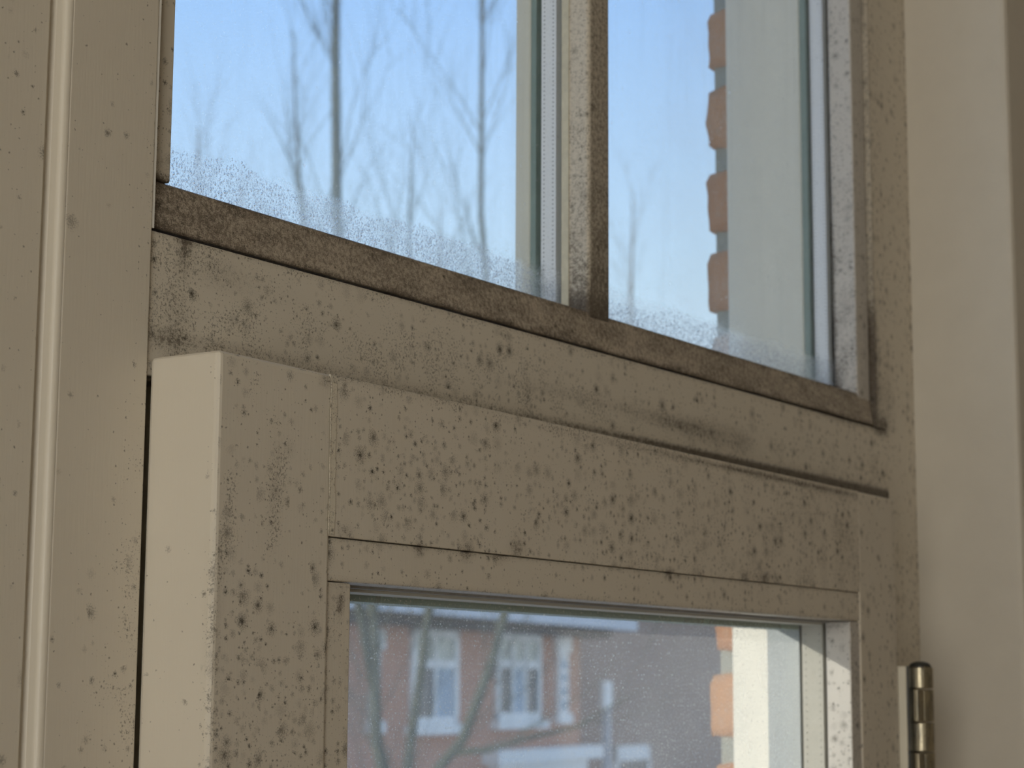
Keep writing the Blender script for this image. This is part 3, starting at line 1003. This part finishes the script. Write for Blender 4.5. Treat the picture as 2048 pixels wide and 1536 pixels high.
def hz(py):
    p = WY(1836, py, HY)
    return p[2] * (HY / p[1])


kz = [hz(1333), hz(1378), hz(1444), hz(1504)]
kz += [kz[3] - (kz[1] - kz[2]), kz[3] - (kz[1] - kz[2]) * 2]
for a, b in zip(kz[:-1], kz[1:]):
    MB().lathe([(HR * 0.93, b - a + 0.0003), (HR, b - a + 0.0009), (HR, -0.0009), (HR * 0.93, -0.0003)], (HX, HY, a), 28).build("knuckle", M_brass, hinge, smooth=False)
cap = [(HR * 0.86 * math.cos(t), HR * 0.42 * math.sin(t)) for t in np.linspace(0, math.pi / 2 - 0.02, 7)]
MB().lathe([(HR * 0.86, -0.001)] + cap, (HX, HY, kz[0]), 28).build("pin_cap", M_black, hinge, smooth=True)
for i, (a, b) in enumerate(zip(kz[:-1], kz[1:])):
    if i % 2 == 1:
        MB().box(SX1 + 0.0002, HX, HY - 0.0045, HY - 0.0020, b + 0.0004, a - 0.0004).build("leaf_and_shade_plate", M_brass, hinge, bevel=0.0004)
MB().box(SX1 + 0.0004, SX1 + 0.0024, HY + 0.0030, 0.530, kz[-1], kz[0]).build("leaf_and_shade_plate", M_ext_grey, hinge, bevel=0.0004)
MB().box(SX1 + 0.0028, HX - 0.004, HY + 0.0025, HY + 0.0045, kz[-1], kz[0]).build("leaf_and_shade_plate", M_black, hinge, bevel=0.0004)  # black plate painted in for the shadow gap beside the knuckles
MB().box(HX + HR * 0.2, HX + HR * 0.5, HY + 0.004, 0.5375, kz[-1], kz[0]).build("leaf_and_shade_plate", M_brass, hinge, bevel=0.0004)

# ------------------------------------------------------------------ side window the daylight comes through
sw = tag(empty("window_3", (XL - .05, -0.38, -0.65)), "white framed window in the room's left wall", "window", kind="structure")
for z0, z1, y0, y1 in ((-0.65, -0.60, -0.95, 0.19), (0.80, 0.85, -0.95, 0.19), (-0.60, 0.80, -0.95, -0.91), (-0.60, 0.80, 0.15, 0.19)):
    MB().box(XL - .04, XL - .01, y0, y1, z0, z1).build("frame_bar", M_ext_white, sw)

# ------------------------------------------------------------------ outside wall of this house
M_mortar = simple("grey_mortar", rgb(0.36, 0.36, 0.31), 0.9, 0.1, 180, 0.2, 0.6)
ow = MB()
ow.box(OX1, 4.5, 0.605, 0.6915, GROUND, 2.0).box(-6.0, 0.41, 0.605, 0.692, GROUND, 2.0)
ow.box(0.41, OX1, 0.64, 0.692, GROUND, SILL).box(0.41, OX1, 0.60, 0.692, HEAD, 2.0)
wall_o = tag(ow.build("wall_outside", M_mortar), "orange brick outer wall corner beyond the right window edge", "brick wall", kind="structure")


def brick_mat():
    mt, nt = new_mat("orange_brick")
    T = NT(nt)
    tc = T.n("ShaderNodeTexCoord").outputs["Object"]
    oi = T.n("ShaderNodeObjectInfo").outputs["Random"]
    a = T.noise(tc, 60.0, 4.0, 0.65)
    c = T.mix(oi, rgb(0.54, 0.25, 0.12), rgb(0.64, 0.34, 0.17))
    c = T.mix(T.sstep(a, 0.45, 0.75), c, rgb(0.55, 0.36, 0.24))
    principled(T, c, 0.9, 0.1, bump=T.noise(tc, 300.0, 4.0, 0.7), bump_s=0.6, bump_d=0.002)
    return mt


M_brick = brick_mat()


def rough_brick(seed):
    r2 = np.random.default_rng(seed)
    lx, ly, lz = 0.205, 0.096, 0.050
    nx, ny, nz = 6, 5, 5
    V, F, idx = [], [], {}

    def vid(i, j, k):
        if (i, j, k) not in idx:
            p = np.array([lx * i / nx, -ly * (1 - j / ny), -lz * k / nz])
            for ax, (n_, c_) in enumerate(((nx, i), (ny, j), (nz, k))):
                pass
            e = (i in (0, nx)) + (j in (0, ny)) + (k in (0, nz))
            cen = np.array([lx / 2, -ly / 2, -lz / 2])
            if e >= 2: p += (cen - p) / np.array([lx, ly, lz]) * np.array([.006, .006, .006]) * (0.55 if e == 2 else 1.1)
            p += r2.normal(0, 0.0009, 3)
            idx[(i, j, k)] = len(V)
            V.append(p)
        return idx[(i, j, k)]
    for i in range(nx):
        for k in range(nz):
            F.append((vid(i, 0, k), vid(i, 0, k + 1), vid(i + 1, 0, k + 1), vid(i + 1, 0, k)))
            F.append((vid(i, ny, k), vid(i + 1, ny, k), vid(i + 1, ny, k + 1), vid(i, ny, k + 1)))
    for j in range(ny):
        for k in range(nz):
            F.append((vid(0, j, k), vid(0, j + 1, k), vid(0, j + 1, k + 1), vid(0, j, k + 1)))
            F.append((vid(nx, j, k), vid(nx, j, k + 1), vid(nx, j + 1, k + 1), vid(nx, j + 1, k)))
    for i in range(nx):
        for j in range(ny):
            F.append((vid(i, j, 0), vid(i + 1, j, 0), vid(i + 1, j + 1, 0), vid(i, j + 1, 0)))
            F.append((vid(i, j, nz), vid(i, j + 1, nz), vid(i + 1, j + 1, nz), vid(i + 1, j, nz)))
    me = mesh("brick", V, F)
    me.materials.append(M_brick)
    me.polygons.foreach_set("use_smooth", [True] * len(me.polygons))
    return me


bm_ = [rough_brick(s) for s in range(5)]
for i in range(26):
    zt = 0.7668 - i * 0.0627
    b = bpy.data.objects.new("brick", bm_[i % 5])
    COL.objects.link(b)
    b.parent = wall_o
    b.location = (1.300 + random.uniform(-.0015, .0015), 0.6975 + random.uniform(-.0025, .0025), zt + random.uniform(-.001, .001))
# added slab, out of view: keeps low sun off the window's upper half
blocker = tag(empty("sun_blocker", (-2.4, 0.70, 0.90)), "unseen white slab added left of the window to shade it", "sun_blocker", kind="structure")
MB().box(-5.0, 0.2, 0.692, 2.06, 0.90, 1.06).build("slab", M_ext_white, blocker)
MB().box(-5.0, 0.2, 1.98, 2.05, 1.06, 1.12).build("slab_rim", M_ext_white, blocker)

# ------------------------------------------------------------------ street side
M_ground = simple("street_paving", rgb(0.44, 0.42, 0.38), 0.9, 0.1, 3, 0.2)
tag(MB().box(-80, 160, 0.70, 160, GROUND - .2, GROUND).build("ground", M_ground), "grey paved street below the window", "street", kind="structure")


def house_brick(name, a, b_):
    mt, nt = new_mat(name)
    T = NT(nt)
    tc = T.n("ShaderNodeTexCoord").outputs["Object"]
    br = T.n("ShaderNodeTexBrick")
    mp = T.n("ShaderNodeMapping"); T.put(mp.inputs[0], tc)
    mp.inputs["Rotation"].default_value = (math.radians(90), 0, 0)
    T.put(br.inputs["Vector"], mp.outputs[0])
    br.inputs["Color1"].default_value, br.inputs["Color2"].default_value = a, b_
    br.inputs["Mortar"].default_value = rgb(0.30, 0.26, 0.23)
    br.inputs["Scale"].default_value = 1.0
    br.inputs["Brick Width"].default_value, br.inputs["Row Height"].default_value, br.inputs["Mortar Size"].default_value = 0.22, 0.0625, 0.006
    nz = T.noise(tc, 0.9, 3.0, 0.6)
    principled(T, T.mix(T.math('MULTIPLY', nz, 0.5), br.outputs[0], a), 0.9, 0.1)
    return mt


M_hb = house_brick("red_house_brick", rgb(0.58, 0.29, 0.19), rgb(0.66, 0.37, 0.25))
M_hb2 = house_brick("dark_house_brick", rgb(0.33, 0.23, 0.19), rgb(0.40, 0.285, 0.24))
M_wframe = simple("white_window_frame", rgb(0.90, 0.89, 0.86), 0.5, 0.3, 5, 0.05)
M_pane = simple("dark_window_pane", rgb(0.05, 0.06, 0.075), 0.08, 0.6, 2, 0.3)
M_curtain = simple("pale_curtain", rgb(0.46, 0.53, 0.60), 0.9, 0.1, 8, 0.15)
M_leadlight = simple("leaded_glass", rgb(0.52, 0.53, 0.46), 0.3, 0.4, 6, 0.25)
M_roof = simple("roof_tiles", rgb(0.10, 0.075, 0.07), 0.8, 0.15, 5, 0.3)
M_zinc = simple("zinc_gutter", rgb(0.62, 0.66, 0.72), 0.45, 0.4, 4, 0.1)
M_soffit = simple("brown_soffit", rgb(0.10, 0.08, 0.075), 0.8, 0.1, 4, 0.2)

HA = math.radians(9.05)
_d0 = ray(1040, 1382)
HP = _d0 * 33.0                                  # a point of the opposite facade, 33 m off
HD = np.array([math.cos(HA), math.sin(HA), 0.0]) # along the facade
HN = np.array([math.sin(HA), -math.cos(HA), 0.0])# towards us


def fac(px, py):
    d = ray(px, py)
    p = d * ((HP @ HN) / (d @ HN))
    return (p - HP) @ HD, p[2]


def on_house(b, s0, s1, n0, n1, z0, z1):
    """box in facade coordinates: s along, n towards us (0 = wall face)"""
    i = len(b.v)
    b.box(s0, s1, -n1, -n0, z0, z1)
    for k in range(i, len(b.v)):
        s, n, z = b.v[k]
        p = HP + HD * s - HN * n
        b.v[k] = (p[0], p[1], z)
    return b


def part(name, mat, parent, *boxes):
    b = MB()
    for bx_ in boxes:
        on_house(b, *bx_)
    return b.build(name, mat, parent)


sR, _ = fac(1160, 1382)
sG, _ = fac(1212, 1220)
sL = fac(400, 1382)[0]
zE = fac(960, 1243)[1]                            # underside of the gutter
h1 = tag(empty("brick_house", tuple(HP + HD * (sL + sR) / 2 + np.array([0, 0, GROUND - HP[2]]))), "red brick house with white sash windows across the street", "house")
part("wall", M_hb, h1, (sL, sR, -8.0, 0, GROUND, zE))
part("soffit", M_soffit, h1, (sL - .4, sR + .25, -.1, 0.50, zE - 0.16, zE))
gut = part("gutter", M_zinc, h1, (sL - .5, sG, 0.30, 0.62, zE, zE + 0.26))
rv = MB()
P2 = lambda s, n, z: tuple(np.append((HP + HD * s + HN * n)[:2], z))
rv.v = [P2(sL - .4, 0.45, zE + .2), P2(sR + .25, 0.45, zE + .2), P2(sR + .25, -4, zE + 3.6), P2(sL - .4, -4, zE + 3.6), P2(sL - .4, -8.4, zE + .2), P2(sR + .25, -8.4, zE + .2)]
rv.f = [(0, 1, 2, 3), (3, 2, 5, 4), (0, 3, 4), (1, 5, 2), (0, 4, 5, 1)]
rv.build("roof", M_roof, h1)


def sash_window(x0, x1, y0, y1, xb=None, sill=True, curtain=False, bars=1):
    a, zt = fac(x0, y0)
    b, zb = fac(x1, y1)
    zt2 = fac((x0 + x1) / 2, y0)[1]
    zb = fac((x0 + x1) / 2, y1)[1]
    zt = zt2
    w = part("window", M_wframe, h1, (a, a + .12, 0, .07, zb, zt), (b - .12, b, 0, .07, zb, zt), (a, b, 0, .07, zt - .12, zt), (a, b, 0, .07, zb, zb + .12))
    zc = zb + (zt - zb) * 0.64
    part("crossbar", M_wframe, w, (a + .12, b - .12, 0.01, .06, zc - .06, zc + .06))
    n = bars + 1
    for k in range(n):
        u0, u1 = a + .12 + (b - a - .24) * k / n, a + .12 + (b - a - .24) * (k + 1) / n
        if k: part("mullion", M_wframe, w, (u0 - .04, u0 + .04, 0.01, .06, zb + .12, zt - .12))
        part("pane", M_curtain if (curtain and k % 2 == (0 if curtain == 1 else 1)) else M_pane, w, (u0, u1, 0.004, .02, zb + .12, zc - .06))
        part("pane", M_leadlight, w, (u0, u1, 0.004, .02, zc + .06, zt - .12))
    if sill:
        part("window_sill", M_wframe, h1, (a - .12, b + .12, 0, .16, zb - .14, zb))
    return w


def slim_window(x0, x1, y0, y1):
    a, b = fac(x0, (y0 + y1) / 2)[0], fac(x1, (y0 + y1) / 2)[0]
    zt, zb = fac((x0 + x1) / 2, y0)[1], fac((x0 + x1) / 2, y1)[1]
    w = part("window", M_wframe, h1, (a, b, 0, .08, zb, zt), (a - .10, b + .10, 0, .10, zt - .28, zt), (a - .08, b + .10, 0, .12, zb - .05, zb + .12))
    for k in range(4):
        zz = zb + .2 + (zt - zb - .55) * k / 4
        part("pane", M_curtain, w, (a + .05, b - .05, .075, .085, zz, zz + (zt - zb - .55) / 4 - .08))


slim_window(735, 752, 1259, 1459)
sash_window(818, 910, 1259, 1450, curtain=2, bars=1)
sash_window(988, 1076, 1266, 1440, bars=2, curtain=2)
slim_window(1110, 1129, 1271, 1441)
a_, _ = fac(963, 1510); b_, _ = fac(1176, 1510)
bz1, bz0 = fac(1070, 1495)[1], fac(1070, 1522)[1]
bay = part("bay_roof", M_wframe, h1, (a_, b_, 0, 0.30, bz0, bz1))
part("bay_wall", M_wframe, h1, (a_ + .25, b_ - .5, 0, 0.2, GROUND, bz0))
for k in range(3):
    u0 = a_ + .5 + (b_ - a_ - 1.0) * k / 3
    part("bay_pane", M_pane, bay, (u0, u0 + (b_ - a_ - 1.0) / 3 - .12, 0.195, 0.215, GROUND + 1.0, bz0 - .45))
a_ = fac(650, 1300)[0]
sash_window(560, 640, 1240, 1440, bars=1)

# darker neighbour, set back to the right
h2 = tag(empty("dark_house", tuple(HP + HD * (sR + 6) + np.array([0, 0, GROUND - HP[2]]))), "dark brown brick house set back right of the red house", "house")
part("wall", M_hb2, h2, (sR + 0.45, sR + 22, -9.0, -0.6, GROUND, zE + 1.7))
rv = MB()
rv.v = [P2(sR + .42, -0.3, zE + 1.6), P2(sR + 22.3, -0.3, zE + 1.6), P2(sR + 22.3, -5, zE + 4.4), P2(sR + .42, -5, zE + 4.4), P2(sR + .42, -9.3, zE + 1.6), P2(sR + 22.3, -9.3, zE + 1.6)]
rv.f = [(0, 1, 2, 3), (3, 2, 5, 4), (0, 3, 4), (1, 5, 2), (0, 4, 5, 1)]
rv.build("roof", M_roof, h2)
a_, zt_ = fac(1258, 1362); b_, zb_ = fac(1274, 1418)
part("window", M_wframe, h2, (a_ + .0, b_ + .0, -0.6, -0.5, zb_, zt_))
a_ = fac(1262, 1420)[0]
part("downpipe", M_zinc, h2, (a_, a_ + .10, -0.6, -0.45, GROUND, zb_))
a_, zt_ = fac(1283, 1494); b_, zb_ = fac(1350, 1560)
w2 = part("window", M_wframe, h2, (a_, b_, -0.6, -0.5, zt_ - .28, zt_), (a_, a_ + .1, -0.6, -0.5, zt_ - 1.9, zt_), (b_ - .1, b_, -0.6, -0.5, zt_ - 1.9, zt_), (a_, b_, -0.6, -0.5, zt_ - 1.9, zt_ - 1.78))
part("pane", M_pane, w2, (a_ + .1, b_ - .1, -0.58, -0.55, zt_ - 1.78, zt_ - .28))

# ------------------------------------------------------------------ bare winter trees
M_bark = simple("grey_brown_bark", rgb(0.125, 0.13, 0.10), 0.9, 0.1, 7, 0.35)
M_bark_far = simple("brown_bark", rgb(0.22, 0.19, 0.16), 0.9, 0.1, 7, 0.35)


def grow(mb, p, d, L, r, lvl, rs):
    n = 4
    pts, rad = [p], [r]
    for i in range(n):
        d = d + rs.normal(0, 0.09, 3) + np.array([0, 0, 0.05])
        d = d / np.linalg.norm(d)
        p = p + d * L / n
        pts.append(p); rad.append(max(r * (1 - (i + 1) / n * 0.8), 0.0016))
    mb.tube(pts, rad, 4 if lvl else 3, cap=False)
    if lvl > 0:
        for k in range(9 if lvl == 1 else 6):
            t = rs.uniform(0.15, 0.98)
            i = min(int(t * n), n - 1)
            q = pts[i] + (pts[i + 1] - pts[i]) * (t * n - i)
            side = rs.normal(0, 1, 3); side[2] = abs(side[2]) * 0.3
            side /= np.linalg.norm(side)
            nd = d * 0.75 + side * 0.62 + np.array([0, 0, 0.25])
            grow(mb, q, nd / np.linalg.norm(nd), L * rs.uniform(0.35, 0.6), max(r * 0.42, 0.0022), lvl - 1, rs)


def tree(name, label, stems, mat, base_pt, seed, zmin, spread=0.55, per_m=5.0, blen=1.7):
    """stems: list of (points, radii). Trunk stems in one part, branchwood in another."""
    rs = np.random.default_rng(seed)
    t = tag(empty(name, tuple(base_pt)), label, "tree", "bare winter trees across the street")
    tw = MB()
    for pts, rad in stems:
        MB().tube(pts, rad, 10).build("stem", mat, t, smooth=True)
        for i in range(len(pts) - 1):
            seg = pts[i + 1] - pts[i]
            L = np.linalg.norm(seg)
            for k in range(int(L * per_m)):
                f_ = rs.random()
                p = pts[i] + seg * f_
                if p[2] < zmin: continue
                r = rad[i] + (rad[i + 1] - rad[i]) * f_
                an = rs.uniform(0, 2 * math.pi)
                d = seg / L * 0.85 + np.array([math.cos(an), math.sin(an), 0.1]) * spread * rs.uniform(0.6, 1.2)
                grow(tw, p, d / np.linalg.norm(d), blen * rs.uniform(0.5, 1.1), min(r * 0.3, 0.009), 1, rs)
    tw.build("branches", mat, t)["kind"] = "stuff"
    return t


def stem(path, R, radii):
    return [ray(px, py) * (R / np.linalg.norm(ray(px, py))) for px, py in path], radii


R1 = 22.0
base = ray(815, 1382) * (R1 / np.linalg.norm(ray(815, 1382)))
bp = np.array([base[0], base[1], GROUND])


def fix(st):
    pts, rad = st
    return [bp, np.array([bp[0], bp[1], GROUND + 1.2])] + pts, [0.20, 0.17] + rad


s1 = stem([(785, 1620), (752, 1480), (748, 1250), (700, 800), (674, 430), (671, 100), (676, -300), (680, -500)], R1, [.10, .065, .062, .06, .058, .05, .03, .01])
s2 = stem([(805, 1620), (819, 1501), (845, 1320), (858, 1209), (838, 800), (818, 480), (826, 250)], R1, [.08, .055, .05, .045, .035, .018, .005])
s3 = stem([(840, 1620), (877, 1536), (924, 1482), (983, 1326), (1014, 1209), (985, 700), (962, 430), (964, 100), (968, -300), (970, -500)], R1, [.09, .06, .058, .055, .05, .036, .03, .024, .014, .006])
s4 = stem([(905, 1505), (975, 1500), (1060, 1475), (1150, 1455), (1260, 1390)], R1, [.045, .035, .028, .02, .008])
s5 = stem([(752, 1400), (680, 1000), (612, 520), (600, 380), (590, 200), (588, 60)], R1, [.06, .045, .03, .022, .012, .005])
tree("winter_tree", "bare tall tree with several upright stems before the red house", [fix(s1), fix(s2), fix(s3), s4, s5], M_bark, bp, 3, -2.6, per_m=3.6)
for k, (px, top, R, sd, lab) in enumerate(((395, 250, 46, 21, "distant bare tree low at the left of the upper pane"),
                                           (1265, 380, 66, 22, "distant bare tree seen in the narrow right pane"),
                                           (480, 330, 52, 23, "distant bare tree between the left one and the tall stems"),
                                           (880, 420, 55, 24, "distant bare tree behind the tall tree's right stems"))):
    b0 = ray(px, 1382) * (R / np.linalg.norm(ray(px, 1382)))
    bpt = np.array([b0[0], b0[1], GROUND])
    st, rd = stem([(px, 1200), (px + 4, 900), (px - 3, 600), (px + 2, top)], R, [.14, .10, .06, .01])
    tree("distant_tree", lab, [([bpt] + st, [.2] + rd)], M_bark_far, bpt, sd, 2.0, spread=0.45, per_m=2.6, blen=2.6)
